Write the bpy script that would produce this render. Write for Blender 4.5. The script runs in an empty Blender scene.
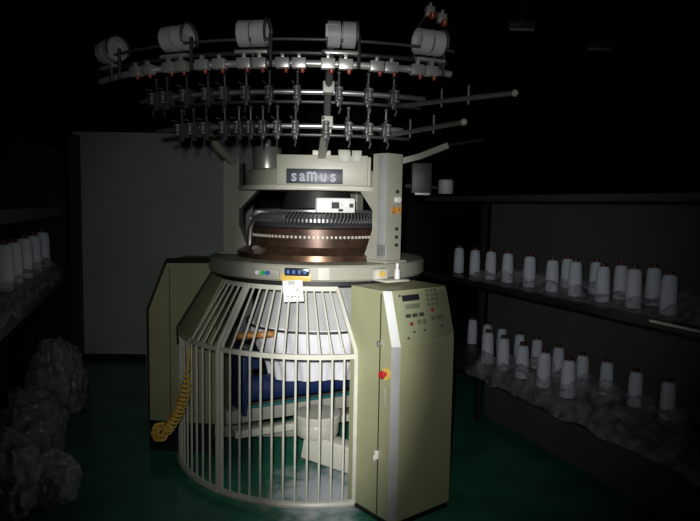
import bpy, bmesh, math, random
from mathutils import Vector, Matrix, noise
random.seed(7)
S = bpy.context.scene
COL = S.collection
R_ = math.radians
G = -0.065                      # floor level
XC, YC = -0.23, 4.35            # centre of the machine on the floor

# ------------------------------------------------------------------ camera
CAMZ, F, PITCH, ROLL = 1.70, 620.0, 5.07, 1.0
cam = bpy.data.cameras.new('camera'); cam.sensor_width = 36; cam.lens = F / 700 * 36
cam.clip_start = 0.02
co = bpy.data.objects.new('camera', cam); COL.objects.link(co)
CM = Matrix.Translation((0, 0, CAMZ)) @ Matrix.Rotation(R_(90 - PITCH), 4, 'X') @ Matrix.Rotation(R_(ROLL), 4, 'Z')
co.matrix_world = CM
S.camera = co

def ray(px, py):
    return (CM.to_3x3() @ Vector(((px - 350) / F, (260.5 - py) / F, -1))).normalized()
def on_line(px, p, d):
    """where the vertical plane through picture column px meets a level line p + t d (measuring aid)"""
    r = ray(px, 260); a, b = r.x, r.y
    t = (p[1] * a - p[0] * b) / (d[0] * b - d[1] * a)
    return (p[0] + d[0] * t, p[1] + d[1] * t)

# ------------------------------------------------------------------ materials
def mat(name, col, rough=0.5, metal=0.0, var=0.06, scale=9.0, bump=0.0, spec=0.5, bscale=60):
    m = bpy.data.materials.new(name); m.use_nodes = True
    nt = m.node_tree; b = nt.nodes['Principled BSDF']
    b.inputs['Roughness'].default_value = rough; b.inputs['Metallic'].default_value = metal
    b.inputs['Specular IOR Level'].default_value = spec
    tc = nt.nodes.new('ShaderNodeTexCoord'); n = nt.nodes.new('ShaderNodeTexNoise')
    n.inputs['Scale'].default_value = scale; n.inputs['Detail'].default_value = 5
    nt.links.new(tc.outputs['Object'], n.inputs['Vector'])
    r = nt.nodes.new('ShaderNodeValToRGB')
    r.color_ramp.elements[0].position = .3; r.color_ramp.elements[1].position = .7
    r.color_ramp.elements[0].color = (*[c * (1 - var * 2) for c in col], 1)
    r.color_ramp.elements[1].color = (*[min(1, c * (1 + var)) for c in col], 1)
    nt.links.new(n.outputs['Fac'], r.inputs['Fac']); nt.links.new(r.outputs['Color'], b.inputs['Base Color'])
    if bump:
        n2 = nt.nodes.new('ShaderNodeTexNoise'); n2.inputs['Scale'].default_value = bscale
        nt.links.new(tc.outputs['Object'], n2.inputs['Vector'])
        bp = nt.nodes.new('ShaderNodeBump'); bp.inputs['Strength'].default_value = bump; bp.inputs['Distance'].default_value = .01
        nt.links.new(n2.outputs['Fac'], bp.inputs['Height']); nt.links.new(bp.outputs['Normal'], b.inputs['Normal'])
    return m
M = {
 'cream': mat('cream_paint', (.34, .34, .275), .42, var=.04),
 'olive': mat('cabinet_paint', (.37, .375, .22), .45, var=.05, scale=4),
 'pale': mat('pale_paint', (.52, .515, .44), .4),
 'bar': mat('gate_paint', (.60, .60, .51), .4),
 'greybeam': mat('grey_paint', (.34, .34, .29), .5),
 'edge': mat('edge_paint', (.31, .32, .31), .4),
 'white': mat('white_plastic', (.78, .78, .76), .4),
 'drumwhite': mat('drum_white', (.58, .58, .59), .45),
 'black': mat('black_rubber', (.012, .013, .013), .5),
 'dark': mat('dark_metal', (.07, .075, .075), .4, .5),
 'darkpaint': mat('dark_grey_paint', (.06, .065, .06), .5),
 'steel': mat('steel', (.55, .55, .55), .3, .9),
 'chrome': mat('chrome', (.42, .42, .38), .3, .7),
 'copper': mat('oiled_bronze', (.12, .068, .04), .3, .7, var=.2, scale=20),
 'brown': mat('brown_cam_steel', (.075, .042, .028), .35, .5, var=.2, scale=20),
 'blue': mat('blue_cover', (.008, .024, .10), .45),
 'teal': mat('teal_edge', (.02, .12, .12), .5),
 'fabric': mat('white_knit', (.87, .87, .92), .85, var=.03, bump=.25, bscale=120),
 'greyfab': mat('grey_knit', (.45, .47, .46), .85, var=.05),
 'orange': mat('orange_wood', (.62, .27, .06), .5, var=.3, scale=35),
 'yellow': mat('yellow_hose', (.72, .50, .08), .4),
 'tape': mat('yellow_tape', (.68, .47, .10), .4),
 'paper': mat('white_paper', (.82, .82, .82), .7),
 'ink': mat('black_ink', (.06, .06, .07), .6),
 'red': mat('red_plastic', (.45, .02, .03), .35),
 'redlamp': mat('red_lamp', (.26, .04, .025), .3),
 'green': mat('green_button', (.03, .55, .10), .35),
 'bluebtn': mat('blue_button', (.05, .14, .42), .35),
 'screen': mat('dark_screen', (.02, .022, .03), .18),
 'sign': mat('sign_navy', (.022, .028, .045), .42),
 'signtext': mat('sign_silver', (.33, .36, .43), .55),
 'lcd': mat('lcd_grey_green', (.19, .22, .15), .3),
 'key': mat('key_dark', (.06, .065, .045), .5),
 'keygreen': mat('key_olive', (.17, .19, .12), .5),
 'yarn': mat('white_yarn', (.66, .73, .83), .8, var=.05, bump=.3, bscale=150),
 'cone': mat('maroon_cone', (.07, .012, .012), .5),
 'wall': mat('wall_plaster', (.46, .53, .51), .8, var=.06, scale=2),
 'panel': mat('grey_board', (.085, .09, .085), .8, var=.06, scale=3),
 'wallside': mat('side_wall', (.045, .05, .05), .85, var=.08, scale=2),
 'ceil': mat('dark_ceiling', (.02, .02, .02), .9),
 'shelf': mat('shelf_steel', (.025, .03, .03), .45),
 'shelfedge': mat('shelf_edge', (.03, .033, .033), .35, .6),
 'bag': mat('bagged_pack', (.40, .44, .45), .24, var=.25, scale=12, bump=.6, bscale=25),
}
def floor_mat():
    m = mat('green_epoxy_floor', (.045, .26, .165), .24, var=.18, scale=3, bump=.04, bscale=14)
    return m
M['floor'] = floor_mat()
def reflection_patch(m, c, rad, col):  # white reflection painted into the base colour, edge broken up by noise
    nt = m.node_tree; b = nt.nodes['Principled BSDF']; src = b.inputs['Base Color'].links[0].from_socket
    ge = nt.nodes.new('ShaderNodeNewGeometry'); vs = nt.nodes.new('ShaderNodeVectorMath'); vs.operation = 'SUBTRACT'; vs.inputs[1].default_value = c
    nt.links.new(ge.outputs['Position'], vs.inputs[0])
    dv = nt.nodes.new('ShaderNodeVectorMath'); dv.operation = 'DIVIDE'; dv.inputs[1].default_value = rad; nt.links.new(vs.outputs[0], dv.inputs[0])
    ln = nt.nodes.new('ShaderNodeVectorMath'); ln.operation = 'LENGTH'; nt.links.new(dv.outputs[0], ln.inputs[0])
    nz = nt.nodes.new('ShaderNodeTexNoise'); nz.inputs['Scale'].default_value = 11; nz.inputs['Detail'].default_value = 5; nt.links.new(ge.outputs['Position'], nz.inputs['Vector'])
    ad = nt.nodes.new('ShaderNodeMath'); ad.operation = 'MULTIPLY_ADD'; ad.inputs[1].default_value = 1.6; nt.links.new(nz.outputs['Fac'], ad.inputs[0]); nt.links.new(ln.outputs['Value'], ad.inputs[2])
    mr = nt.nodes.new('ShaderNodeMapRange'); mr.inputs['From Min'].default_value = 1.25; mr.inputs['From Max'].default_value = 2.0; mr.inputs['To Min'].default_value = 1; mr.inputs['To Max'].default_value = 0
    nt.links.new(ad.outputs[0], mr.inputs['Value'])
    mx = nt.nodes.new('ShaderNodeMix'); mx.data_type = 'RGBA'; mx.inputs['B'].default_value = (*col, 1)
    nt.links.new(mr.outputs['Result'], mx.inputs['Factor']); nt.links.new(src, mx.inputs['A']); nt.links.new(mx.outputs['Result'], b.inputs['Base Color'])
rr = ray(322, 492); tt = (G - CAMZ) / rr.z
reflection_patch(M['floor'], (rr.x * tt, rr.y * tt, G), (.30, .42, 1), (.62, .68, .74))
def film(name, alpha, col):
    m = bpy.data.materials.new(name); m.use_nodes = True; nt = m.node_tree
    b = nt.nodes['Principled BSDF']; b.inputs['Base Color'].default_value = (*col, 1); b.inputs['Roughness'].default_value = .3
    tc = nt.nodes.new('ShaderNodeTexCoord'); n = nt.nodes.new('ShaderNodeTexNoise'); n.inputs['Scale'].default_value = 22; n.inputs['Detail'].default_value = 4
    nt.links.new(tc.outputs['Object'], n.inputs['Vector'])
    mr = nt.nodes.new('ShaderNodeMapRange'); mr.inputs['From Min'].default_value = .35; mr.inputs['From Max'].default_value = .7
    mr.inputs['To Min'].default_value = alpha * .45; mr.inputs['To Max'].default_value = alpha * 1.5
    nt.links.new(n.outputs['Fac'], mr.inputs['Value']); nt.links.new(mr.outputs['Result'], b.inputs['Alpha'])
    bp = nt.nodes.new('ShaderNodeBump'); bp.inputs['Strength'].default_value = .5
    nt.links.new(n.outputs['Fac'], bp.inputs['Height']); nt.links.new(bp.outputs['Normal'], b.inputs['Normal'])
    return m
M['film'] = film('clear_film', .30, (.44, .48, .51))

# ------------------------------------------------------------------ mesh builder
def pol(a, r, z=0.0):
    a = R_(a); return Vector((r * math.sin(a), -r * math.cos(a), z))
def tang(a): a = R_(a); return Vector((math.cos(a), math.sin(a), 0))
def radl(a): a = R_(a); return Vector((math.sin(a), -math.cos(a), 0))
UP = Vector((0, 0, 1))
def frame(o, x, y, z): return Matrix(((x.x, y.x, z.x, o.x), (x.y, y.y, z.y, o.y), (x.z, y.z, z.z, o.z), (0, 0, 0, 1)))
def pf(a, r, z=0.0):
    """frame on the machine at angle a: x = tangential (to the right seen from outside), y = inward, z = up"""
    return frame(pol(a, r, z), tang(a), -radl(a), UP)

class MB:
    def __init__(s): s.bm = bmesh.new()
    def _new(s, verts, faces):
        vs = [s.bm.verts.new(v) for v in verts]
        for f in faces:
            try: s.bm.faces.new([vs[i] for i in f])
            except ValueError: pass
        return vs
    def box(s, c, size, mx=None, bev=0.0):
        mx = mx or Matrix.Identity(4)
        hx, hy, hz = [d / 2 for d in size]; c = Vector(c)
        P = [(-hx,-hy,-hz),(hx,-hy,-hz),(hx,hy,-hz),(-hx,hy,-hz),(-hx,-hy,hz),(hx,-hy,hz),(hx,hy,hz),(-hx,hy,hz)]
        vs = s._new([mx @ (c + Vector(p)) for p in P], [(0,3,2,1),(4,5,6,7),(0,1,5,4),(1,2,6,5),(2,3,7,6),(3,0,4,7)])
        if bev:
            es = {e for v in vs for e in v.link_edges}
            bmesh.ops.bevel(s.bm, geom=list(es), offset=bev, segments=2, affect='EDGES', profile=.5)
        return s
    def tube(s, path, r, n=10, mx=None, cap=True, closed=False):
        mx = mx or Matrix.Identity(4)
        P = [mx @ Vector(p) for p in path]; L = len(P)
        rr = r if isinstance(r, (list, tuple)) else [r] * L
        up = None; rings = []
        for i in range(L):
            if closed: t = P[(i + 1) % L] - P[i - 1]
            else: t = P[min(i + 1, L - 1)] - P[max(i - 1, 0)]
            t.normalize()
            if up is None: up = t.orthogonal().normalized()
            up = (up - t * up.dot(t)).normalized(); sd = t.cross(up)
            rings.append([s.bm.verts.new(P[i] + (up * math.cos(k * 2 * math.pi / n) + sd * math.sin(k * 2 * math.pi / n)) * rr[i]) for k in range(n)])
        for i in range(L if closed else L - 1):
            a, b = rings[i], rings[(i + 1) % L]
            for k in range(n):
                s.bm.faces.new((a[k], a[(k + 1) % n], b[(k + 1) % n], b[k]))
        if cap and not closed:
            s.bm.faces.new(rings[0][::-1]); s.bm.faces.new(rings[-1])
        return s
    def cyl(s, p0, p1, r, n=20, mx=None): return s.tube([p0, p1], r, n, mx)
    def lathe(s, prof, mx=None, n=48, a0=None, a1=None, closed=False, fn=None):
        """revolve (r, z) about z; closed = the profile is a loop; a0, a1 in machine degrees"""
        mx = mx or Matrix.Identity(4)
        full = a0 is None
        if full: A = [360 * i / n for i in range(n)]
        else: A = [a0 + (a1 - a0) * i / n for i in range(n + 1)]
        rings = []
        for a in A:
            rg = []
            for (r, z) in prof:
                if fn: r, z = fn(r, z, a)
                rg.append(s.bm.verts.new(mx @ pol(a, r, z)))
            rings.append(rg)
        m = len(prof); km = m if closed else m - 1
        for i in range(len(A) if full else len(A) - 1):
            a, b = rings[i], rings[(i + 1) % len(A)]
            for k in range(km):
                s.bm.faces.new((a[k], b[k], b[(k + 1) % m], a[(k + 1) % m]))
        if not full and closed:
            s.bm.faces.new(rings[0]); s.bm.faces.new(rings[-1][::-1])
        return s
    def sector(s, r0, r1, z0, z1, a0=None, a1=None, n=48):
        return s.lathe([(r0, z0), (r1, z0), (r1, z1), (r0, z1)], None, n, a0, a1, True)
    def prism(s, poly, mx, h0, h1):
        """poly in the (y, z) plane of mx, extruded along its x from h0 to h1"""
        n = len(poly)
        vs = [mx @ Vector((h, p[0], p[1])) for h in (h0, h1) for p in poly]
        s._new(vs, [tuple(range(n))[::-1], tuple(range(n, 2 * n))] + [(i, (i + 1) % n, n + (i + 1) % n, n + i) for i in range(n)])
        return s
    def ball(s, c, r, mx=None, seg=16, sc=(1, 1, 1), fn=None):
        mx = mx or Matrix.Identity(4)
        res = bmesh.ops.create_uvsphere(s.bm, u_segments=seg, v_segments=max(6, seg // 2), radius=1)
        for v in res['verts']:
            p = v.co.copy()
            if fn: p = fn(p)
            v.co = mx @ (Vector(c) + Vector((p.x * sc[0], p.y * sc[1], p.z * sc[2])) * r)
        return s
    def build(s, name, m, parent=None, smooth=True, loc=None, extra=()):
        bmesh.ops.recalc_face_normals(s.bm, faces=s.bm.faces)
        me = bpy.data.meshes.new(name); s.bm.to_mesh(me); s.bm.free()
        if smooth:
            me.shade_smooth()
            if hasattr(me, 'set_sharp_from_angle'): me.set_sharp_from_angle(angle=R_(38))
        me.materials.append(M[m] if isinstance(m, str) else m)
        o = bpy.data.objects.new(name, me); COL.objects.link(o)
        if parent: o.parent = parent
        if loc is not None: o.location = loc
        return o

def tag(o, label, cat, group=None, kind=None):
    o['label'] = label; o['category'] = cat
    if group: o['group'] = group
    if kind: o['kind'] = kind
    return o
def thing(name, label, cat, loc=(0, 0, 0), group=None):
    o = bpy.data.objects.new(name, None); o.empty_display_size = .05; COL.objects.link(o); o.location = loc
    return tag(o, label, cat, group)
def struct(o): o['kind'] = 'structure'; return o
def copy_tree(o, parent=None):
    c = o.copy(); COL.objects.link(c); c.parent = parent
    for ch in list(o.children): copy_tree(ch, c)
    return c
def text_mesh(txt, size, mx, m, name, parent, bold=0.0, depth=.002, sx=1.0):
    cu = bpy.data.curves.new('t', 'FONT'); cu.body = txt; cu.size = size; cu.extrude = depth; cu.offset = bold
    cu.align_x = 'CENTER'; cu.align_y = 'CENTER'
    to = bpy.data.objects.new('t', cu); COL.objects.link(to)
    dg = bpy.context.evaluated_depsgraph_get(); dg.update()
    me = bpy.data.meshes.new_from_object(to.evaluated_get(dg)); bpy.data.objects.remove(to)
    # text lies in XY facing +Z: turn it to stand in the frame's x-z plane facing -y
    me.transform(mx @ Matrix.Rotation(R_(90), 4, 'X') @ Matrix.Diagonal((sx, 1, 1, 1)))
    me.name = name; me.materials.clear(); me.materials.append(M[m])
    o = bpy.data.objects.new(name, me); COL.objects.link(o); o.parent = parent
    return o

# ------------------------------------------------------------------ the room
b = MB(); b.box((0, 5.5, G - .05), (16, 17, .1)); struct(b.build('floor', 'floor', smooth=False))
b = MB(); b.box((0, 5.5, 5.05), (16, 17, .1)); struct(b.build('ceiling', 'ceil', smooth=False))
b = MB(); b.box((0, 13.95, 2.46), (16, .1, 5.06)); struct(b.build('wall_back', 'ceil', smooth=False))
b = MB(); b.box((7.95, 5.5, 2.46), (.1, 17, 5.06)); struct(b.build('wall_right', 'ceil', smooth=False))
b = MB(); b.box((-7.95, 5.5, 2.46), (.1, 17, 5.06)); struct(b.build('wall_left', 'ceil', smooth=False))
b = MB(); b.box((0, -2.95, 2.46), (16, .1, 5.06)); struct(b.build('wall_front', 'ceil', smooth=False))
# pale partition behind the machine
b = MB(); b.box((-2.05, 6.85, 1.19), (1.95, .1, 2.51)); struct(b.build('wall_partition', 'wall', smooth=False))
b = MB(); b.box((-2.05, 6.79, G + .035), (1.95, .02, .07)); struct(b.build('baseboard_partition', 'black', smooth=False))
# side partition behind the left rack
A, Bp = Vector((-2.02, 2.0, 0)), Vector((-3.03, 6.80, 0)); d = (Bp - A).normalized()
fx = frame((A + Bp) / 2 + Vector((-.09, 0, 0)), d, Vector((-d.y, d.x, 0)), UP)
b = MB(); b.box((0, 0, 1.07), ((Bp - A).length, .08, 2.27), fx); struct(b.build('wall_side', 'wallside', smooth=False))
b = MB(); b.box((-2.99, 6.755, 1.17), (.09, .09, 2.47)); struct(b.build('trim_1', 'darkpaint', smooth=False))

# ------------------------------------------------------------------ the knitting machine
mc = thing('circular_knitting_machine', 'large cream circular knitting machine standing on the green floor', 'machine', (XC, YC, G))
def part(mb, name, m, parent=mc, label=None, smooth=True):
    o = mb.build(name, m, parent, smooth)
    if parent is mc: o.location.z = -G
    if label: o['label'] = label
    return o

# --- control cabinet (front right) and its twin (left)
CA = 38.5
def cab_frame(a, off): 
    f = pf(a, 0); return frame(f.translation + tang(a) * off, tang(a), -radl(a), UP)
RO, RT0, ZT0, ZB = 1.185, 1.105, 1.245, .955
RT, ZT = RT0, ZT0
def cabinet(a, off, w, name, zb, ri, RT=None, ZT=None):
    RT = RT or RT0; ZT = ZT or ZT0
    fr = cab_frame(a, off); h = w / 2; ch = .035
    prof = [(-ri, zb), (-RO, zb), (-RO, ZB), (-RT, ZT), (-ri, ZT)]
    b = MB(); b.prism(prof, fr, -h + ch, h - ch)
    # chamfered strips on both front edges: narrower cheeks set back by the chamfer
    for sg in (-1, 1):
        q = [(-ri, zb), (-RO + ch, zb), (-RO + ch, ZB), (-RT + ch, ZT), (-ri, ZT)]
        o = [(-ri, zb), (-RO, zb), (-RO, ZB), (-RT, ZT), (-ri, ZT)]
        vi = [fr @ Vector((sg * (h - ch), p[0], p[1])) for p in o]; vo = [fr @ Vector((sg * h, p[0], p[1])) for p in q]
        n = 5
        b._new(vi + vo, [tuple(range(n)), tuple(range(n, 2 * n))] + [(i, (i + 1) % n, n + (i + 1) % n, n + i) for i in range(n)])
    bm = b.bm; bmesh.ops.remove_doubles(bm, verts=bm.verts, dist=1e-5)
    cab = part(b, name, 'olive', label=None, smooth=False)
    b = MB(); b.box((0, -(RO + ri) / 2, (zb + G) / 2), (w - .05, RO - ri - .05, zb - G), fr); part(b, 'plinth', 'black', cab)
    return cab, fr, h
cab, cf, h = cabinet(CA, -.086, .485, 'control_cabinet', G + .05, .80)
cab['label'] = 'olive control cabinet with sloping keypad panel'
# bright edge strip on the left chamfer
def strip(fr, sg, h, ch=.035):
    b = MB()
    for (p, q) in (((-RO, G + .05), (-RO, ZB)), ((-RO, ZB), (-RT, ZT))):
        v = []
        for (y, z) in (p, q):
            v += [fr @ Vector((sg * (h - ch + .004), y - .003, z)), fr @ Vector((sg * (h + .003), y + ch - .004, z))]
        n = (v[1] - v[0]).cross(v[2] - v[0]).normalized() * .002
        if n.dot(fr.to_3x3() @ Vector((sg, -1, 0))) < 0: n = -n
        b._new(v + [x + n for x in v], [(0, 1, 3, 2), (4, 5, 7, 6), (0, 1, 5, 4), (2, 3, 7, 6), (0, 2, 6, 4), (1, 3, 7, 5)])
    return b
part(strip(cf, -1, h), 'edge_strip', 'edge', cab, smooth=False)
# side door seam, lock, emergency stop, latch
def side(y, z, d=.0): return cf @ Vector((-h - d, y, z))
sf = frame(cf @ Vector((-h, 0, 0)), cf.to_3x3() @ Vector((0, -1, 0)), cf.to_3x3() @ Vector((1, 0, 0)), UP)   # x outwards along the cheek, y into it
b = MB(); b.box((1.06, 0, .61), (.006, .006, 1.24), sf); part(b, 'door_seam', 'black', cab)
b = MB(); b.cyl((1.06, -.012, .955), (1.06, 0, .955), .018, 16, sf); b.box((1.06, -.016, .955), (.006, .01, .022), sf); part(b, 'lock', 'steel', cab)
b = MB(); b.cyl((1.115, -.006, .80), (1.115, 0, .80), .034, 24, sf); st = part(b, 'emergency_stop', 'tape', cab, 'yellow plate of the emergency stop')
b = MB(); b.cyl((1.115, -.03, .80), (1.115, -.006, .80), .012, 16, sf); b.lathe([(0, .012), (.018, .010), (.023, 0), (.018, -.01), (0, -.01)], frame(sf @ Vector((1.115, -.034, .80)), sf.to_3x3() @ Vector((1, 0, 0)), sf.to_3x3() @ Vector((0, 0, 1)), sf.to_3x3() @ Vector((0, -1, 0))), 20)
part(b, 'stop_button', 'red', cab, 'red mushroom push button')
b = MB(); b.box((1.105, -.004, .67), (.012, .008, .10), sf, .002); part(b, 'handle', 'greybeam', cab)
b = MB(); b.box((1.06, -.012, .335), (.022, .022, .05), sf, .006); b.box((1.06, -.026, .32), (.012, .014, .03), sf, .003); part(b, 'latch', 'white', cab, 'white latch')
# console panel on the slope: frame with x to the right, z up the slope, y inwards
s0, s1 = cf @ Vector((0, -RO, ZB)), cf @ Vector((0, -RT, ZT))
su = (s1 - s0).normalized(); sx = cf.to_3x3() @ Vector((1, 0, 0)); sl = (s1 - s0).length
kp = frame(s0, sx, -(sx.cross(su)).normalized() if (sx.cross(su)).dot(radl(CA)) > 0 else sx.cross(su).normalized(), su)
b = MB(); b.box((.01, -.002, sl * .5), (.40, .004, sl * .86), kp, .0015); pan = part(b, 'console_panel', mat('console_face', (.33, .35, .22), .4, var=.03), cab)
def kbox(x, z, sx_, sz, m, name, th=.006, label=None):
    b = MB(); b.box((x, -.004 - th / 2, z), (sx_, th, sz), kp, .0012); return part(b, name, m, cab, label)
kbox(-.085, .255, .125, .034, 'screen', 'display', label='dark display window')
kbox(-.085, .208, .11, .026, 'lcd', 'membrane_strip')
for x in (-.125, -.075, -.025): kbox(x, .158, .036, .02, 'key', 'key')
kbox(.065, .175, .02, .02, 'red', 'red_key'); kbox(-.11, .113, .02, .02, 'redlamp', 'red_key')
for i in range(4):
    for j in range(3): kbox(.045 + j * .032, .285 - i * .026, .022, .016, 'keygreen', 'key', .003)
for i, x in enumerate((-.05, -.01, .06, .10, .13)): kbox(x, .118 if i < 2 else .13, .03, .026, 'keygreen', 'key', .003)
for (x, z) in ((-.165, .27), (-.15, .04), (-.1, .068), (.12, .08), (-.02, .07)):
    b = MB(); b.cyl((x, -.012, z), (x, -.002, z), .006, 12, kp); part(b, 'knob', 'key', cab)

# twin cabinet on the left with its black edge trim
LA = -97.5
cab2, lf, h2 = cabinet(LA, 0, .465, 'side_cabinet', .165, .66, 1.045, 1.30)
RT, ZT = 1.045, 1.30
lf_ = lambda y, z: lf @ Vector((h2 + .004, y, z))
b = MB(); b.tube([lf_(-RO + .035, .17), lf_(-RO + .035, ZB), lf_(-RT + .035, ZT)], .008, 8); b.tube([lf_(-RT + .035, ZT), lf_(-.66, ZT + .01)], .017, 8)
part(b, 'edge_trim', 'black', cab2, 'black edge trim')
b = MB(); b.box((0, 0, 0), (.004, .006, 1.10), frame(lf_(-RT + .055, .70), Vector((1, 0, 0)), Vector((0, 1, 0)), UP))
part(b, 'door_seam', 'black', cab2)

# --- bed ring
b = MB()
b.lathe([(.60, 1.25), (.735, 1.25), (.745, 1.262), (.745, 1.335), (.735, 1.347), (.58, 1.350), (.52, 1.350), (.52, 1.25)], None, 96, closed=True)
bed = part(b, 'bed_ring', 'cream')
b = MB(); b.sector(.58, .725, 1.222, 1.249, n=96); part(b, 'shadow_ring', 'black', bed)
fr = lambda a, z: pf(a, .745, z)
b = MB(); b.box((0, -.004, 0), (.20, .012, .045), pf(-21.5, .745, 1.297), .003); pl = part(b, 'button_plate', 'greybeam', bed)
for dx, m, lb in ((-.032, 'white', 'white push button'), (0, 'green', 'green push button'), (.034, 'bluebtn', 'blue push button')):
    b = MB(); b.cyl((dx, -.028, 0), (dx, -.006, 0), .013, 16, pf(-22, .745, 1.296)); part(b, 'push_button', m, bed, lb)
b = MB(); b.box((0, -.006, 0), (.145, .022, .046), pf(-6.0, .745, 1.308), .003)
disp = part(b, 'counter_display', 'screen', bed, 'dark counter display')
b = MB()
for i in range(4): b.box((-.05 + .033 * i, -.0185, 0), (.016, .002, .022), pf(-6.0, .745, 1.308))
part(b, 'counter_digit', 'bluebtn', bed)
b = MB(); b.sector(.746, .749, 1.262, 1.335, 3.5, 8.5, 6); part(b, 'paper_sticker', 'pale', bed, 'pale sticker')
# bracket plate with yellow cap on the right of the ring
b = MB(); b.box((0, -.06, 0), (.17, .15, .014), pf(33, .80, 1.268), .004); b.box((-.04, -.01, .03), (.10, .05, .07), pf(33, .80, 1.268), .015)
bp = part(b, 'corner_bracket', 'pale', bed)
b = MB(); b.cyl((-.045, -.05, .035), (-.045, -.03, .035), .017, 16, pf(33, .80, 1.268)); part(b, 'yellow_cap', 'tape', bed, 'yellow cap')

# --- cylinder and dial
b = MB(); b.lathe([(.30, 1.351), (.56, 1.351), (.555, 1.385), (.50, 1.41), (.485, 1.43), (.30, 1.43)], None, 96, closed=True); part(b, 'cylinder_base', 'copper', label='oiled bronze base ring')
b = MB(); b.lathe([(.30, 1.431), (.47, 1.431), (.47, 1.545), (.455, 1.555), (.30, 1.555)], None, 96, closed=True); cb = part(b, 'cam_ring', 'brown', label='brown cam ring')
b = MB()
for k in range(-28, 29): b.box((0, -.004, 0), (.012, .012, .016), pf(k * 3.4, .47, 1.497))
part(b, 'needle_row', 'pale', cb, 'row of pale cam studs')
b = MB(); b.lathe([(.28, 1.556), (.45, 1.556), (.455, 1.57), (.44, 1.585), (.28, 1.585)], None, 96, closed=True); dr = part(b, 'dial_ring', 'dark')
b = MB()
for k in range(-30, 31):
    a = k * 3.2
    b.tube([pol(a, .455, 1.585), pol(a + 1.8, .465, 1.62), pol(a + 3.6, .43, 1.66)], .0045, 6)
    b.box((0, 0, 0), (.010, .016, .02), pf(a + .8, .458, 1.60))
b.lathe([(.425, 1.655), (.437, 1.655), (.437, 1.667), (.425, 1.667)], None, 64, closed=True)
part(b, 'yarn_guide_row', mat('guide_steel', (.30, .30, .29), .35, .8), dr)
b = MB(); b.lathe([(0, 1.586), (.33, 1.586), (.33, 1.64), (.24, 1.68), (.22, 1.79), (0, 1.79)], None, 48); part(b, 'centre_shaft', 'black')
b = MB(); b.box((0, 0, 0), (.255, .06, .095), pf(17.5, .425, 1.699), .012); jb = part(b, 'junction_box', 'white', label='white plastic box on the dial')
b = MB(); b.cyl((.055, -.05, .012), (.055, -.03, .012), .022, 20, pf(17.5, .425, 1.699)); part(b, 'knob', 'paper', jb)
b = MB(); b.box((-.005, -.032, 0), (.05, .006, .04), pf(17.5, .425, 1.699)); b.box((.10, -.032, 0), (.025, .006, .025), pf(17.5, .425, 1.699)); b.box((.03, -.032, -.03), (.03, .006, .016), pf(17.5, .425, 1.699)); part(b, 'port', 'dark', jb)
b = MB(); b.tube([pol(-62, .50, 1.43), pol(-60, .50, 1.54), pol(-56, .49, 1.60), pol(-48, .48, 1.625), pol(-36, .48, 1.625), pol(-24, .475, 1.622)], .018, 12)
part(b, 'elbow_tube', 'steel', label='grey elbow tube')

# --- pillars
def pillar(a, r, w, dep, name='pillar'):
    f = pf(a, r)
    b = MB(); b.prism([(dep / 2, 1.35), (-dep / 2, 1.35), (-dep / 2, 2.02), (dep / 2, 2.02)], f, -w / 2, w / 2)
    b.prism([(dep / 2, 1.35), (dep / 2 + .09, 1.35), (dep / 2 + .05, 1.42), (dep / 2, 1.55)], f, -w / 2, w / 2)      # flared foot
    b.prism([(dep / 2, 1.66), (dep / 2 + .0, 1.79), (dep / 2 + .12, 1.79)], f, -w / 2 + .01, w / 2 - .01)              # gusset below the drum
    b.box((0, -.01, 1.358), (w + .05, dep + .04, .016), f, .003)
    return part(b, name, 'cream', smooth=False), f
pr, prf = pillar(44, .655, .135, .12)
b = MB(); b.cyl((.02, -.085, 1.74), (.02, -.06, 1.74), .019, 16, prf); part(b, 'selector_knob', 'white', pr, 'white selector knob')
b = MB(); b.box((.02, -.062, 1.675), (.085, .004, .04), prf); part(b, 'orange_label', 'orange', pr, 'orange warning label')
b = MB()
for z in (1.79, 1.56, 1.51, 1.46):
    b = MB(); b.cyl((.02, -.072, z), (.02, -.06, z), .011, 12, prf); part(b, 'socket', 'dark', pr)
b = MB(); b.box((.04, -.068, 1.74), (.03, .012, .03), prf, .003); part(b, 'red_switch', 'redlamp', pr, 'red switch')
b = MB(); b.box((-.0705, -.024, 1.70), (.006, .072, .62), prf, .002); b.box((-.0705, -.03, 1.42), (.006, .085, .09), prf, .002); part(b, 'edge_strip', 'edge', pr)
plft, _ = pillar(-94, .60, .12, .11)
pillar(157, .62, .13, .12)

# --- upper drum
b = MB(); b.lathe([(.1, 1.82), (.50, 1.82), (.50, 1.915), (.49, 1.925), (.1, 1.925)], None, 72, closed=True)
ud = part(b, 'upper_drum', 'cream')
b = MB(); b.lathe([(.1, 1.79), (.545, 1.79), (.55, 1.797), (.55, 1.813), (.545, 1.82), (.1, 1.82)], None, 96, closed=True); part(b, 'rim', 'pale', ud)
b = MB(); b.box((.05, -.475, 1.912), (.56, .10, .185), None, .006); b.box((.30, -.40, 1.91), (.10, .14, .18), None, .006)
part(b, 'front_panel', 'cream', ud)
SGX, SGZ = .004, 1.874
b = MB(); b.box((SGX, -.529, SGZ), (.345, .008, .090), None, .002); part(b, 'name_sign', 'sign', ud, 'dark sign with silver lettering')
for ch_, dx_, sz_, sx_, dz_ in (('s', -.125, .098, .92, 0), ('a', -.074, .098, .88, 0), ('m', -.016, .122, .72, .007), ('u', .055, .098, .84, 0), ('s', .114, .098, .95, 0)):
    text_mesh(ch_, sz_, Matrix.Translation((SGX + dx_, -.5335, SGZ + dz_)), 'signtext', 'lettering', ud, .0022, .0012, sx_)
b = MB(); mo = pol(-42, .465)
b.lathe([(0, 1.926), (.092, 1.926), (.092, 2.05), (.086, 2.06), (0, 2.06)], Matrix.Translation(mo), 40)
mt = part(b, 'drive_motor', 'chrome', label='polished metal drum')
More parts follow.
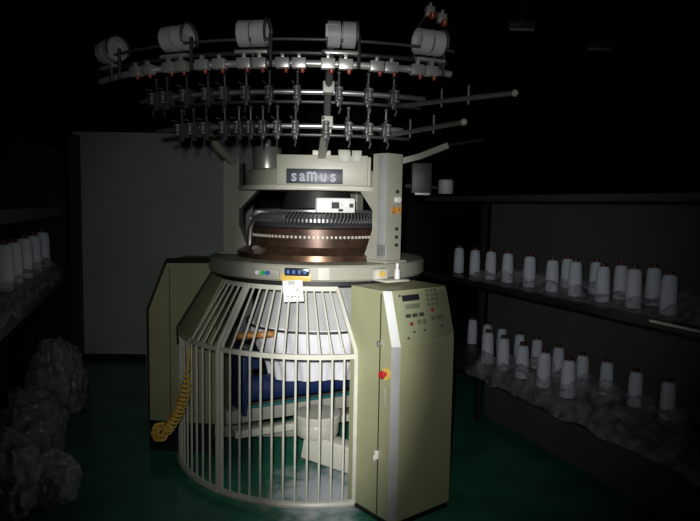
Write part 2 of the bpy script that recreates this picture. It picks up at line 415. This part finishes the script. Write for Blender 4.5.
b = MB(); b.lathe([(0, 2.061), (.026, 2.061), (.026, 2.10), (.018, 2.112), (0, 2.112)], Matrix.Translation(mo), 24); part(b, 'knob', 'chrome', mt)
b = MB(); b.box((.185, -.49, 2.00), (.075, .09, .075), None, .004); b.box((.26, -.485, 2.00), (.06, .09, .07), None, .004); part(b, 'junction_box', 'greybeam')
# right-hand box and white cap beyond the pillar
b = MB(); b.box((.70, -.10, 1.89), (.13, .16, .20), None, .004); sb = part(b, 'side_box', 'darkpaint')
b = MB(); b.box((.705, -.19, 1.785), (.10, .012, .012)); part(b, 'lamp_strip', 'white', sb)
b = MB(); b.lathe([(0, 0), (.045, 0), (.05, .01), (.05, .085), (.042, .095), (0, .095)], Matrix.Translation((.87, -.12, 1.79)), 24)
cp = part(b, 'oil_cup', 'drumwhite', label='white cup on a bracket')
b = MB(); b.tube([(.60, -.10, 1.84), (.83, -.12, 1.83)], .012, 8); part(b, 'bracket', 'dark', cp)

# --- support arms
def arm(path, w, name='support_arm', m='cream'):
    b = MB(); b.tube(path, w, 4); return part(b, name, m, smooth=False)
arm([pol(-94, .55, 2.0), pol(-86, .60, 1.985), pol(-77, .68, 2.06), pol(-72, .74, 2.135)], .028)
arm([pol(-72, .74, 2.135), pol(-55, .98, 2.14), pol(-42, 1.19, 2.10)], .010, 'support_rod', 'dark')
arm([pol(4.9, .45, 1.99), pol(4.9, .62, 2.02), pol(4.9, .95, 2.07), pol(4.9, 1.18, 2.085)], .032)
b = MB(); b.box((0, 0, 0), (.11, .10, .03), pf(4.9, .50, 2.015), .003); part(b, 'arm_foot', 'pale')
arm([pol(62, .62, 1.99), pol(64, .74, 2.02), pol(66, .92, 2.09)], .026, m='greybeam')
arm([pol(66, .92, 2.09), pol(58, 1.18, 2.10)], .010, 'support_rod', 'dark')
b = MB(); b.tube([pol(4.9, 1.17, 2.08), pol(4.9, 1.27, 2.24), pol(4.9, 1.47, 2.35), pol(4.9, 1.48, 2.50)], .018, 8); post = part(b, 'ring_post', 'darkpaint')
for (r, z, s) in ((1.205, 2.10, .05), (1.305, 2.25, .05), (1.515, 2.455, .05)):
    b = MB(); b.box((0, -.012, .012), (s * 1.1, .05, s * 1.1), pf(4.9, r, z), .004); part(b, 'clamp', 'white' if r > 1.5 else 'greybeam', post)

# --- feeder rings with their feeders
M['housing'] = mat('housing_metal', (.62, .62, .60), .36, .55)
M['dimrod'] = mat('dull_rod', (.12, .12, .115), .45, .4)
def feed_ring(R, z, a0, a1, name, m='steel', r=.0125):
    b = MB(); n = 70
    b.tube([pol(a0 + (a1 - a0) * i / n, R, z) for i in range(n + 1)], r, 10)
    o = part(b, name, m); return o
RA = (1.20, 2.092); RB = (1.30, 2.242)
ring_mat = mat('ring_steel', (.50, .50, .50), .36, .85)
fr3 = feed_ring(RA[0], RA[1], -45, 24, 'feed_ring', ring_mat); fr2 = feed_ring(RB[0], RB[1], -45, 27, 'feed_ring', ring_mat)
for (R, z) in (RA, RB): feed_ring(R - .07, z - .035, -45, 28, 'inner_rail', 'dark', .008)
# straight rods running on to the right with small upright pegs
def ext(p, q, peg, parent):
    b = MB(); b.tube([p, q], .012, 8); o = part(b, 'extension_rod', 'dimrod')
    b = MB(); b.ball(q, .017, None, 12); part(b, 'rod_tip', 'greybeam', o)
    for t in peg:
        c = Vector(p).lerp(Vector(q), t); b = MB(); b.tube([c - Vector((0, 0, .03)), c + Vector((0, 0, .06))], .006, 6); part(b, 'peg', 'dimrod', o)
def wl(px, py, depth):
    r = ray(px, py); p = Vector((0, 0, CAMZ)) + r * (depth / r.y); return p - Vector((XC, YC, 0))
ext(wl(398, 106, 3.25), wl(515, 93, 2.9), (.40, .63), None)
ext(wl(385, 136, 3.25), wl(464, 122, 2.95), (.34, .64), None)

def feeder():
    b = MB()
    b.box((0, -.02, -.012), (.034, .05, .075), None, .006)
    b.box((0, -.035, -.055), (.022, .022, .03), None, .004)
    b.tube([(0, -.03, .02), (0, -.034, .085)], .006, 8)
    b.ball((0, -.034, .088), .011, None, 10)
    b.tube([(0, -.045, -.06), (.006, -.06, -.085), (0, -.05, -.105)], .0045, 6)
    b.box((0, .015, 0), (.03, .03, .035))
    o = b.build('yarn_feeder', 'darkfeed', mc)
    b = MB(); b.lathe([(0, -.03), (.019, -.03), (.019, -.022), (.013, -.015), (.013, .012), (.019, .018), (.019, .026), (0, .026)], Matrix.Translation((.0, -.062, -.012)), 14)
    b.build('feed_wheel', 'dimrod', o)
    b = MB(); b.tube([(-.014, -.05, .03), (-.018, -.085, .035), (-.012, -.09, .028)], .004, 6); b.build('yarn_eyelet', 'dimrod', o)
    return o
M['darkfeed'] = mat('feeder_body', (.05, .055, .06), .4, .1)
M['feedwheel'] = mat('feeder_wheel', (.22, .23, .24), .35, .3)
fp = feeder(); first = True
def ang_of(px, R, z):
    """angle on a ring of radius R that is seen in picture column px (measuring aid)"""
    best = min((abs(((q := CM.inverted() @ (Vector((XC, YC, z)) + pol(a / 10, R))).x / -q.z) * F + 350 - px), a / 10) for a in range(-750, 600))
    return best[1]
for (R, z, pxs) in ((RA[0], RA[1], (178, 190, 203, 222, 236.5, 248.6, 261, 276, 295, 326, 349, 370, 388)), (RB[0], RB[1], (152, 163, 183, 205, 222, 244, 268, 297, 339.5, 370, 396))):
    for px in pxs:
        a = ang_of(px, R + .06, z)
        o = fp if first else copy_tree(fp, mc); first = False
        o.matrix_local = Matrix.Translation((0, 0, -G)) @ pf(a, R, z)

# --- top ring, stop motions and tape drums
TR, TZ = 1.50, 2.330
tr = feed_ring(TR - .02, TZ + .006, -49, 28, 'top_ring', 'housing', .016)
feed_ring(TR, TZ + .108, -49, 28, 'upper_rail', 'dimrod', .007)
feed_ring(TR - .05, TZ + .06, -49, 28, 'upper_rail', 'dark', .010)
def stop_motion():
    b = MB(); b.box((0, -.01, 0), (.064, .04, .046), None, .004); b.box((0, -.015, .032), (.016, .02, .02), None, .003)
    o = b.build('stop_motion', 'housing', mc)
    b = MB(); b.lathe([(0, -.044), (.007, -.042), (.010, -.036), (.011, -.022), (0, -.022)], Matrix.Translation((.016, -.014, 0)), 12); q = b.build('red_lamp', 'redlamp', o); q['label'] = 'red signal lamp'
    return o
sp = stop_motion(); first = True
for px in (138, 150, 171, 183, 204, 221, 245, 260, 283, 299, 328, 345, 376, 390, 416, 430):
    a = ang_of(px, TR, TZ)
    o = sp if first else copy_tree(sp, mc); first = False
    o.matrix_local = Matrix.Translation((0, 0, -G)) @ pf(a, TR, TZ)
# two more hung higher at the right
for (px, py) in ((429, 15), (441, 22)):
    o = copy_tree(sp, mc); p = wl(px, py - 3, 2.95); o.matrix_local = Matrix.Translation(p - Vector((0, 0, G))) @ Matrix.Rotation(R_(20), 4, 'Z') @ Matrix.Diagonal((.62, .8, .9, 1)); last = p; o.children[0].matrix_local = Matrix.Translation((-.03, 0, .02)) @ Matrix.Diagonal((2.4, 2.2, 1.5, 1))
b = MB(); b.tube([last + Vector((.0, .02, .03)), last + Vector((-.06, .04, .035)), last + Vector((-.10, .10, -.02)), pol(26, 1.49, TZ + .02)], .008, 8); part(b, 'lamp_bracket', 'dark')

def drum_unit():
    b = MB()
    b.tube([(.082, 0, -.145), (.082, 0, -.03), (.082, 0, 0)], .009, 8)
    b.tube([(-.085, 0, -.075), (.085, 0, -.075)], .010, 8); b.tube([(0, .0, -.075), (0, 0, -.15)], .009, 8)
    o = b.build('tape_drive', 'dark', mc)
    tx = frame(Vector((0, 0, 0)), Vector((0, 1, 0)), Vector((0, 0, 1)), Vector((1, 0, 0)))
    for c in (-.034, .034):
        b = MB(); b.lathe([(.049, c - .028), (.058, c - .028), (.058, c + .028), (.049, c + .028)], tx, 36, closed=True)
        b.lathe([(0, c - .002), (.05, c - .002), (.05, c + .002), (0, c + .002)], tx, 24)
        b.build('drum', 'drumwhite', o)
    b = MB(); pts = [(.070, .062 * math.sin(R_(t)), .062 * math.cos(R_(t))) for t in range(-120, 121, 12)]
    b.tube(pts, .006, 6); b.build('guard_hoop', 'dimrod', o)
    b = MB(); b.box((0, -.02, -.085), (.15, .03, .014), None, .003); b.build('tape_tray', 'housing', o)
    return o
dp = drum_unit()
for i, a in enumerate((6.6, -8.6, -23.4, 22.7, -42.0)):
    o = dp if i == 0 else copy_tree(dp, mc); o.matrix_local = Matrix.Translation((0, 0, -G)) @ pf(a, TR, 2.462)

# --- gates: rails, straight bars below, leaning bars above
GR, GT, ZL, ZM, ZH = .94, .705, -.012, .85, 1.205
def gate(a0, a1, step, label, t1=None, up=-180):
    t1 = a1 if t1 is None else t1
    tp = lambda a: a0 + (t1 - a0) * (a - a0) / (a1 - a0)
    g = None
    b = MB(); n = 24
    arc = lambda r, z: [pol(a0 + (a1 - a0) * i / n, r, z) for i in range(n + 1)]
    b.tube(arc(GR, ZL), .021, 8); g = part(b, 'gate', 'bar', label=label)
    b = MB(); b.sector(GR - .010, GR + .010, ZM - .014, ZM + .014, a0, a1, 24); b.build('middle_rail', 'bar', g)
    b = MB(); b.sector(GT - .010, GT + .010, ZH - .014, ZH + .014, max(a0, up), t1, 24); b.build('top_rail', 'bar', g)
    for a in (a0, a1):
        b = MB(); b.tube([pol(a, GR, ZL), pol(a, GR, ZM - .02), pol(a, GR - .012, ZM + .03), pol(tp(a), GT, ZH)] if a > up else [pol(a, GR, ZL), pol(a, GR, ZM)], .014, 8); b.build('end_post', 'bar', g)
    k = int(abs(a1 - a0) / step)
    for i in range(1, k):
        a = a0 + (a1 - a0) * i / k
        b = MB(); b.tube([pol(a, GR, ZL), pol(a, GR, ZM)] + ([pol(tp(a), GT, ZH)] if a > up else []), .0066, 8); b.build('bar', 'bar', g)
    return g
gate(-33.2, 17.0, 3.95, 'front gate of cream bars', 13.0)
lg = gate(-78, -35.0, 3.95, 'left gate of cream bars', None, -53)
b = MB(); b.lathe([(GR - .004, ZM), (GR + .012, ZM), (GT + .016, ZH + .03), (GT, ZH + .03)], None, 16, -100, -52, True)
gp = part(b, 'guard_plate', 'olive')
b = MB(); b.tube([pol(-79, GT + .02, ZH + .03), pol(-79, GR + .018, ZM + .005), pol(-70, GR + .012, ZM - .08)], .007, 8); part(b, 'edge_trim', 'black', gp)
# --- take-down unit under the bed
TA = 27
td_f = frame(Vector((0, 0, -.03)), Vector((math.cos(R_(TA)), math.sin(R_(TA)), 0)), Vector((-math.sin(R_(TA)), math.cos(R_(TA)), 0)), UP)
b = MB(); b.box((0, -.04, .19), (1.22, .07, .05), td_f, .006); td = part(b, 'take_down_frame', 'bar')
b = MB(); b.box((-.04, .0, .31), (1.26, .12, .09), td_f, .006); part(b, 'cross_beam', 'greybeam', td)
b = MB(); b.cyl((-.54, 0, .475), (.54, 0, .475), .088, 28, td_f); part(b, 'cloth_roller', 'blue', td, 'dark blue roller')
b = MB(); b.box((0, -.075, .375), (1.12, .02, .022), td_f); part(b, 'teal_edge', 'teal', td, 'teal strip')
for sx_ in (-.57, .57):
    b = MB(); b.box((sx_, 0, .56), (.03, .30, .44), td_f, .006); part(b, 'side_plate', 'blue', td, 'dark blue side plate')
b = MB(); b.box((-.50, -.02, .67), (.12, .05, .10), td_f, .006); part(b, 'gear_cover', 'blue', td)
b = MB(); b.lathe([(0, .19), (.135, .19), (.145, .205), (.145, .27), (.14, .28), (.158, .285), (.158, .325), (.15, .335), (0, .335)], Matrix.Translation((.03, -.345, 0)), 40)
hub = part(b, 'take_down_motor', 'pale')
def beam(p, q, w, hh, name, m='bar'):
    p, q = Vector(p), Vector(q); dx = (q - p).normalized(); sd = UP.cross(dx).normalized(); u = dx.cross(sd)
    b = MB(); b.box((0, 0, 0), ((q - p).length, w, hh), frame((p + q) / 2, dx, sd, u), .008); return part(b, name, m)
beam((-.04, -.36, .13), (.52, -.56, .03), .12, .17, 'base_arm')
beam((0, 0, .09), (-.75, -.05, .09), .10, .08, 'base_arm', 'greybeam')
beam((0, 0, .09), (.26, .62, .09), .12, .12, 'base_arm', 'greybeam')
beam((0, .06, .09), (.08, -.28, .10), .12, .12, 'base_arm', 'greybeam')
# spreader ring and stick
b = MB(); b.lathe([(.486, .885), (.498, .885), (.498, .899), (.486, .899)], None, 64, closed=True); part(b, 'spreader_ring', 'dark')
b = MB(); n = 40
p0, p1 = wl(237, 336, 3.93), wl(275, 334, 3.90)
b.tube([p0.lerp(p1, i / n) for i in range(n + 1)], [.021 + .0025 * math.sin(i * .8) for i in range(n + 1)], 14); part(b, 'spreader_stick', 'orange', label='orange wooden stick')
b = MB(); b.tube([p0, p0 + Vector((-.05, .05, .12)), pol(-60, .69, 1.22)], .006, 6); part(b, 'stick_hanger', 'dark')

# --- knitted fabric hanging from the cylinder
def crease(r, z, a):
    t = R_(a); k = max(0, min(1, (1.2 - z) / .3))
    return r + k * (.010 * math.sin(9 * t + 3 * z) + .007 * math.sin(17 * t + 5 * z + 1) + .004 * math.sin(31 * t - 9 * z)), z + (.012 * math.sin(3 * t + 1) if z < .56 else 0)
prof = [(.461, .905), (.472, .885), (.462, .855), (.445, .80), (.42, .73), (.385, .66), (.358, .60), (.338, .53), (.328, .528), (.338, .58)]
fb = MB(); fb.lathe(prof, None, 144, fn=crease)
fo = fb.build('knitted_fabric', 'fabric', None, loc=(XC, YC, 0)); tag(fo, 'white knitted fabric tube hanging inside the gate of bars', 'fabric')
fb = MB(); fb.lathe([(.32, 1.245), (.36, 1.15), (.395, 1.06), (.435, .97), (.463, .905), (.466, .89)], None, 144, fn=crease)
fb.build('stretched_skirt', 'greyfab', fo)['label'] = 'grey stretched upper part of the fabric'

# ------------------------------------------------------------------ small things on the machine
def w(v): return Vector((XC, YC, 0)) + v
# paper tag hanging from a strip of yellow tape
tg = thing('paper_tag', 'white paper tag hanging from yellow tape below the counter display', 'tag', w(pol(-6.5, .752, 1.262)))
tl = pf(-6.5, .752, 1.262); tl.translation = (0, 0, 0)
b = MB(); b.box((0, -.004, .014), (.178, .004, .042), tl, .001); b.build('tape_strip', 'tape', tg)['label'] = 'yellow tape strip'
tp = tl @ Matrix.Translation((-.018, -.012, -.005)) @ Matrix.Rotation(R_(-4), 4, 'Y') @ Matrix.Rotation(R_(6), 4, 'X')
b = MB(); b.box((0, 0, -.062), (.118, .003, .128), tp); pp = b.build('paper', 'paper', tg)
b = MB()
for z, xs in ((-.055, (-.02, 0, .025, .03)), (-.062, (.022,)), (-.094, (-.038, -.028, -.012, -.006, .008, .014, .032)), (-.10, (-.01, .03)), (-.112, (-.012, .03))):
    for x in xs: b.box((x, -.0025, z), (.007, .001, .004), tp)
b.build('printed_marks', 'ink', tg, smooth=False)
b = MB(); b.box((-.005, -.0022, -.012), (.04, .001, .022), tp); b.build('grey_stain', 'greyfab', tg)
# small bottle on the bracket
bo = thing('oil_bottle', 'small white bottle standing on the corner plate above the control cabinet', 'bottle', w((pf(33, .80, 1.2755) @ Vector((.032, -.085, 0)))))
b = MB(); b.lathe([(0, 0), (.016, 0), (.017, .006), (.016, .05), (.009, .062), (.008, .07)], None, 20); b.build('bottle_body', 'white', bo)
b = MB(); b.lathe([(0, .07), (.011, .07), (.011, .088), (.006, .094), (0, .094)], None, 16); b.build('cap', 'white', bo)

# coiled yellow air hose hanging on the gate
b = MB()
hx = wl(189, 345, 3.66); mid = wl(188, 368, 3.64); bt = wl(166, 432, 3.62)
P = [Vector((hx.x, hx.y, hx.z)), hx.lerp(mid, .5) + Vector((.006, -.02, 0)), mid]
ax = (bt - mid); N = 15 * 16
e1 = ax.normalized().cross(Vector((0, 1, 0))).normalized(); e2 = ax.normalized().cross(e1)
for i in range(N + 1):
    t = i / N; ang = i / 16 * 2 * math.pi
    c = mid.lerp(bt, t ** .85) + Vector((.035 * math.sin(math.pi * t), 0, 0))
    rr = (.006 + .024 * min(1, t * 5))
    P.append(c + (e1 * math.cos(ang) + e2 * math.sin(ang)) * rr)
for i in range(1, 5 * 16):
    ang = i / 16 * 2 * math.pi; t = i / 80
    c = bt + Vector((-.05 * math.sin(t * 3.0), 0, -.02 * math.sin(t * 6)))
    P.append(c + Vector((math.cos(ang) * .034, math.sin(ang) * .02, math.sin(ang) * .03)))
b.tube(P, .0066, 7)
hs = b.build('air_hose', 'yellow', None, loc=(XC, YC, 0)); tag(hs, 'yellow coiled air hose hanging from the left gate of the machine', 'hose')
b = MB(); b.tube([hx + Vector((0, .005, .035)), hx + Vector((.002, -.004, .02)), hx, mid.lerp(hx, .3)], .009, 8); b.build('nozzle', 'greybeam', hs)

# ------------------------------------------------------------------ racks with yarn cones
DR = Vector((-.40, 1, 0)).normalized(); NR = Vector((DR.y, -DR.x, 0))          # along / away from the aisle
FR = Vector((1.465, 2.61, 0))                                                  # front line
def fr_at(off): return FR + NR * off
rk = thing('yarn_rack', 'dark metal rack with two shelves of white yarn cones on the right', 'rack', tuple(FR))
def rbox(t0, t1, o0, o1, z0, z1, mb):
    f = frame(Vector((0, 0, 0)), DR, NR, UP)
    mb.box(((t0 + t1) / 2, (o0 + o1) / 2, (z0 + z1) / 2), (t1 - t0, o1 - o0, z1 - z0), f)
T0, T1, RD = -1.5, 2.4, .56
for z in (1.2, .6):
    b = MB(); rbox(T0, T1, 0.012, RD, z - .03, z, b); b.build('shelf_board', 'shelf', rk, False)
    b = MB(); rbox(T0, T1, 0.0, 0.012, z - .032, z + .006, b); b.build('shelf_edge', 'shelfedge' if z > 1 else 'shelf', rk, False)
b = MB(); rbox(-.25, .22, -.004, 0.0, 1.192, 1.203, b); q = b.build('label_strip', 'steel', rk, False); q['label'] = 'bare bright metal strip'
b = MB(); rbox(T0, T1, 0.0, RD, 1.745, 1.78, b); b.build('shelf_board', 'shelf', rk, False)
b = MB(); rbox(T0, T1 - .08, RD, RD + .02, .0, 1.74, b); b.build('back_panel', 'panel', rk, False)
for (t, o) in ((T1 - .05, RD - .05), (T0 + .05, .02), (T0 + .05, RD - .05)):
    b = MB(); rbox(t, t + .04, o, o + .04, G, 1.80, b); b.build('post', 'shelf', rk, False)

def yarn_cone(label, group):
    o = thing('yarn_cone', label, 'yarn cone', (0, 0, 0), group)
    b = MB(); b.lathe([(0, .004), (.036, .004), (.039, .012), (.038, .11), (.035, .178), (.028, .196), (.015, .200)], None, 24); b.build('wound_yarn', 'yarn', o)
    b = MB(); b.lathe([(0, 0), (.030, 0), (.030, .003), (.022, .06), (.015, .200), (.0175, .202), (.016, .218), (.0, .220)], None, 18); q = b.build('tube_tip', 'cone', o); q['label'] = 'maroon cone tip'
    return o
cone0 = None
def put(pxs, off, z, group, labels, fd=(FR, DR, NR), sc=1.0):
    global cone0
    for i, px in enumerate(pxs):
        p = on_line(px, fd[0] + fd[2] * off, fd[1])
        if cone0 is None: cone0 = yarn_cone(labels[i], group); o = cone0
        else: o = copy_tree(cone0)
        o['label'] = labels[i]; o['group'] = group
        o.location = (p[0], p[1], z); o.rotation_euler = (0, 0, random.uniform(0, 6)); o.scale = (sc, sc, sc * random.uniform(.97, 1.03))
ORD = ['first', 'second', 'third', 'fourth', 'fifth', 'sixth', 'seventh', 'eighth', 'ninth', 'tenth']
def lab(n, s): return [s % ORD[i] for i in range(n)]
U1 = [459, 475, 491, 508, 530, 553, 576, 604, 635.5, 671]
U2 = [568, 597, 622, 655]
L1 = [491, 507, 526.5, 549, 574]
L2 = [475, 490, 505, 523, 541, 563, 588, 613, 643, 677]
put(U1, .19, 1.2, 'yarn cones along the upper right shelf', lab(10, 'white yarn cone, %s from the machine in the upper right shelf\'s front row'))
put(U2, .36, 1.2, 'yarn cones at the back of the upper right shelf', lab(4, 'white yarn cone, %s from the machine in the upper right shelf\'s back row'))
put(L1, .19, .6, 'yarn cones in the front row of the lower right shelf', lab(5, 'white yarn cone, %s from the machine in the lower right shelf\'s front row'), sc=1.12)
put(L2, .44, .6, 'yarn cones in the back row of the lower right shelf', lab(10, 'white yarn cone, %s from the machine in the lower right shelf\'s back row'))

# crumpled clear film round the feet of the cones
def film_sheet(name, label, F0, D, N, t0, t1, o0, o1, z, hgt, seed, drop=0.0):
    b = MB(); nu, nv = int((t1 - t0) / .025), 22; V = []
    for i in range(nu + 1):
        row = []
        for j in range(nv + 1):
            t = t0 + (t1 - t0) * i / nu; o = o0 + (o1 - o0) * j / nv
            e = min(1, min(i, nu - i) / 3, min(j, nv - j) / 3)
            zz = z + .006 + e * max(0, hgt * (.55 + .9 * noise.noise(Vector((t * 9 + seed, o * 9, 1))) + .12 * noise.noise(Vector((t * 25, o * 25 + seed, 4)))))
            if drop and j == 0:
                zz = z - drop * (.6 + .5 * noise.noise(Vector((t * 6, seed, 0))))
            p = F0 + D * t + N * (o + .015 * noise.noise(Vector((t * 14, o * 14, seed))))
            row.append(b.bm.verts.new((p.x, p.y, zz)))
        V.append(row)
    for i in range(nu):
        for j in range(nv): b.bm.faces.new((V[i][j], V[i + 1][j], V[i + 1][j + 1], V[i][j + 1]))
    o = b.build(name, 'film', smooth=False); o.data.shade_smooth(); return tag(o, label, 'plastic film')
film_sheet('plastic_film', 'crumpled clear plastic film round the cones on the upper right shelf', FR, DR, NR, -.45, 1.85, .05, .50, 1.2, .09, 3)
film_sheet('plastic_film', 'crumpled clear plastic film hanging over the lower right shelf edge', FR, DR, NR, -1.0, 1.7, -.03, .52, .6, .115, 8, .05)

# left rack, further from the light
DL = Vector((-.327, 1, 0)).normalized(); NL = Vector((-DL.y, DL.x, 0)); FL = Vector((-1.43, 2.6, 0))
lr = thing('yarn_rack', 'dark metal rack with bagged yarn cones on the left', 'rack', tuple(FL))
def lbox(t0, t1, o0, o1, z0, z1, mb):
    f = frame(Vector((0, 0, 0)), DL, NL, UP); mb.box(((t0 + t1) / 2, (o0 + o1) / 2, (z0 + z1) / 2), (t1 - t0, o1 - o0, z1 - z0), f)
LT0, LT1, LD = -1.2, 1.62, .40
b = MB(); lbox(LT0, LT1, 0, LD, 1.15, 1.265, b); b.build('shelf_board', 'shelf', lr, False)
b = MB(); lbox(LT0, LT1, 0, LD, 1.60, 1.66, b); b.build('shelf_board', 'black', lr, False)
b = MB(); lbox(LT0, LT1 - .1, LD - .03, LD, .08, 1.15, b); b.build('back_panel', 'black', lr, False)
for (t, o) in ((LT1 - .06, LD - .06), (LT0 + .04, .02), (LT0 + .04, LD - .06)):
    b = MB(); lbox(t, t + .04, o, o + .04, G, 1.7, b); b.build('post', 'shelf', lr, False)
put([3, 13, 24, 34, 43], .10, 1.265, 'bagged yarn cones on the left shelf', lab(5, 'dim white yarn cone on the left shelf, %s from the picture edge'), (FL, DL, NL), 1.12)
film_sheet('plastic_film', 'crumpled clear plastic film round the cones on the left shelf', FL, DL, NL, -.3, 1.5, -.01, .36, 1.265, .06, 13, .10)

def bag(c, sc, seed, label):
    def fn(p):
        k = 1 + .12 * noise.noise(p * 1.6 + Vector((seed, 0, 0))) + .16 * (1 - 2 * abs(noise.noise(p * 3.5 + Vector((0, seed, 0))))) + .10 * (.5 - abs(noise.noise(p * 8 + Vector((seed, seed, 0)))))
        q = p * k; q.z = max(q.z, -.72); return q
    b = MB(); b.ball((0, 0, .72 * sc[2]), 1.0, None, 72, sc, fn)
    return tag(b.build('plastic_bag', 'bag', loc=c), label, 'plastic bag', 'bagged packs below the left shelf')
def fl(px, py, z):
    r = ray(px, py); t = (z - CAMZ) / r.z; return (r.x * t, r.y * t, z)
bag(fl(50, 500, G), (.15, .15, .16), 1.3, 'crumpled plastic bag at the front of the floor pile, nearest the open floor')
bag(fl(4, 512, G), (.18, .20, .25), 4.1, 'large crumpled plastic bag cut by the left edge at the bottom')
bag(fl(28, 455, G), (.22, .26, .25), 7.7, 'wide crumpled plastic bag in the middle of the floor pile')
bag(fl(58, 412, G), (.20, .24, .34), 9.2, 'tall crumpled plastic bag under the far end of the left shelf')

# unlit fittings high up in the dark
def fitting(px, py, dpt, label):
    r = ray(px, py); p = Vector((0, 0, CAMZ)) + r * (dpt / r.y)
    o = thing('ceiling_light', label, 'ceiling light', tuple(p), 'unlit ceiling lights')
    b = MB(); b.box((0, 0, 0), (.22, .10, .05), None, .01); b.build('housing', 'darkpaint', o)
    b = MB(); b.cyl((-.10, 0, -.035), (.10, 0, -.035), .014, 12); b.build('tube', 'greybeam', o)
    b = MB(); b.cyl((0, 0, .025), (0, 0, 5 - p.z), .006, 6); b.build('drop_rod', 'darkpaint', o)
fitting(522, 25, 5.2, 'dim unlit light fitting in the dark above the machine, left of the pair')
fitting(599, 45, 5.6, 'dim unlit light fitting in the dark above the right rack, right of the pair')

# ------------------------------------------------------------------ light: the flash beside the lens
for nm, e, ang, fc, sc in (('flash', 740, 48, (336, 292), .39), ('flash_spill', 98, 67, (350, 260), 1.0)):
    L = bpy.data.lights.new(nm, 'SPOT'); L.energy = e; L.spot_size = R_(ang); L.spot_blend = 1.0; L.shadow_soft_size = .03; L.color = (1.0, .99, .97)
    lo = bpy.data.objects.new(nm, L); COL.objects.link(lo); lo.location = (-.05, .0, 1.80)
    tgt = Vector((0, 0, CAMZ)) + ray(*fc) * 4
    lo.rotation_euler = (tgt - lo.location).to_track_quat('-Z', 'Y').to_euler(); lo.scale = (sc, 1, 1)
W = bpy.data.worlds.new('world'); S.world = W; W.use_nodes = True
W.node_tree.nodes['Background'].inputs['Color'].default_value = (.7, .9, .9, 1); W.node_tree.nodes['Background'].inputs['Strength'].default_value = .002

S.view_settings.view_transform = 'Standard'; S.view_settings.look = 'None'
S.view_settings.exposure = 0; S.view_settings.gamma = 1; S.view_settings.use_curve_mapping = False
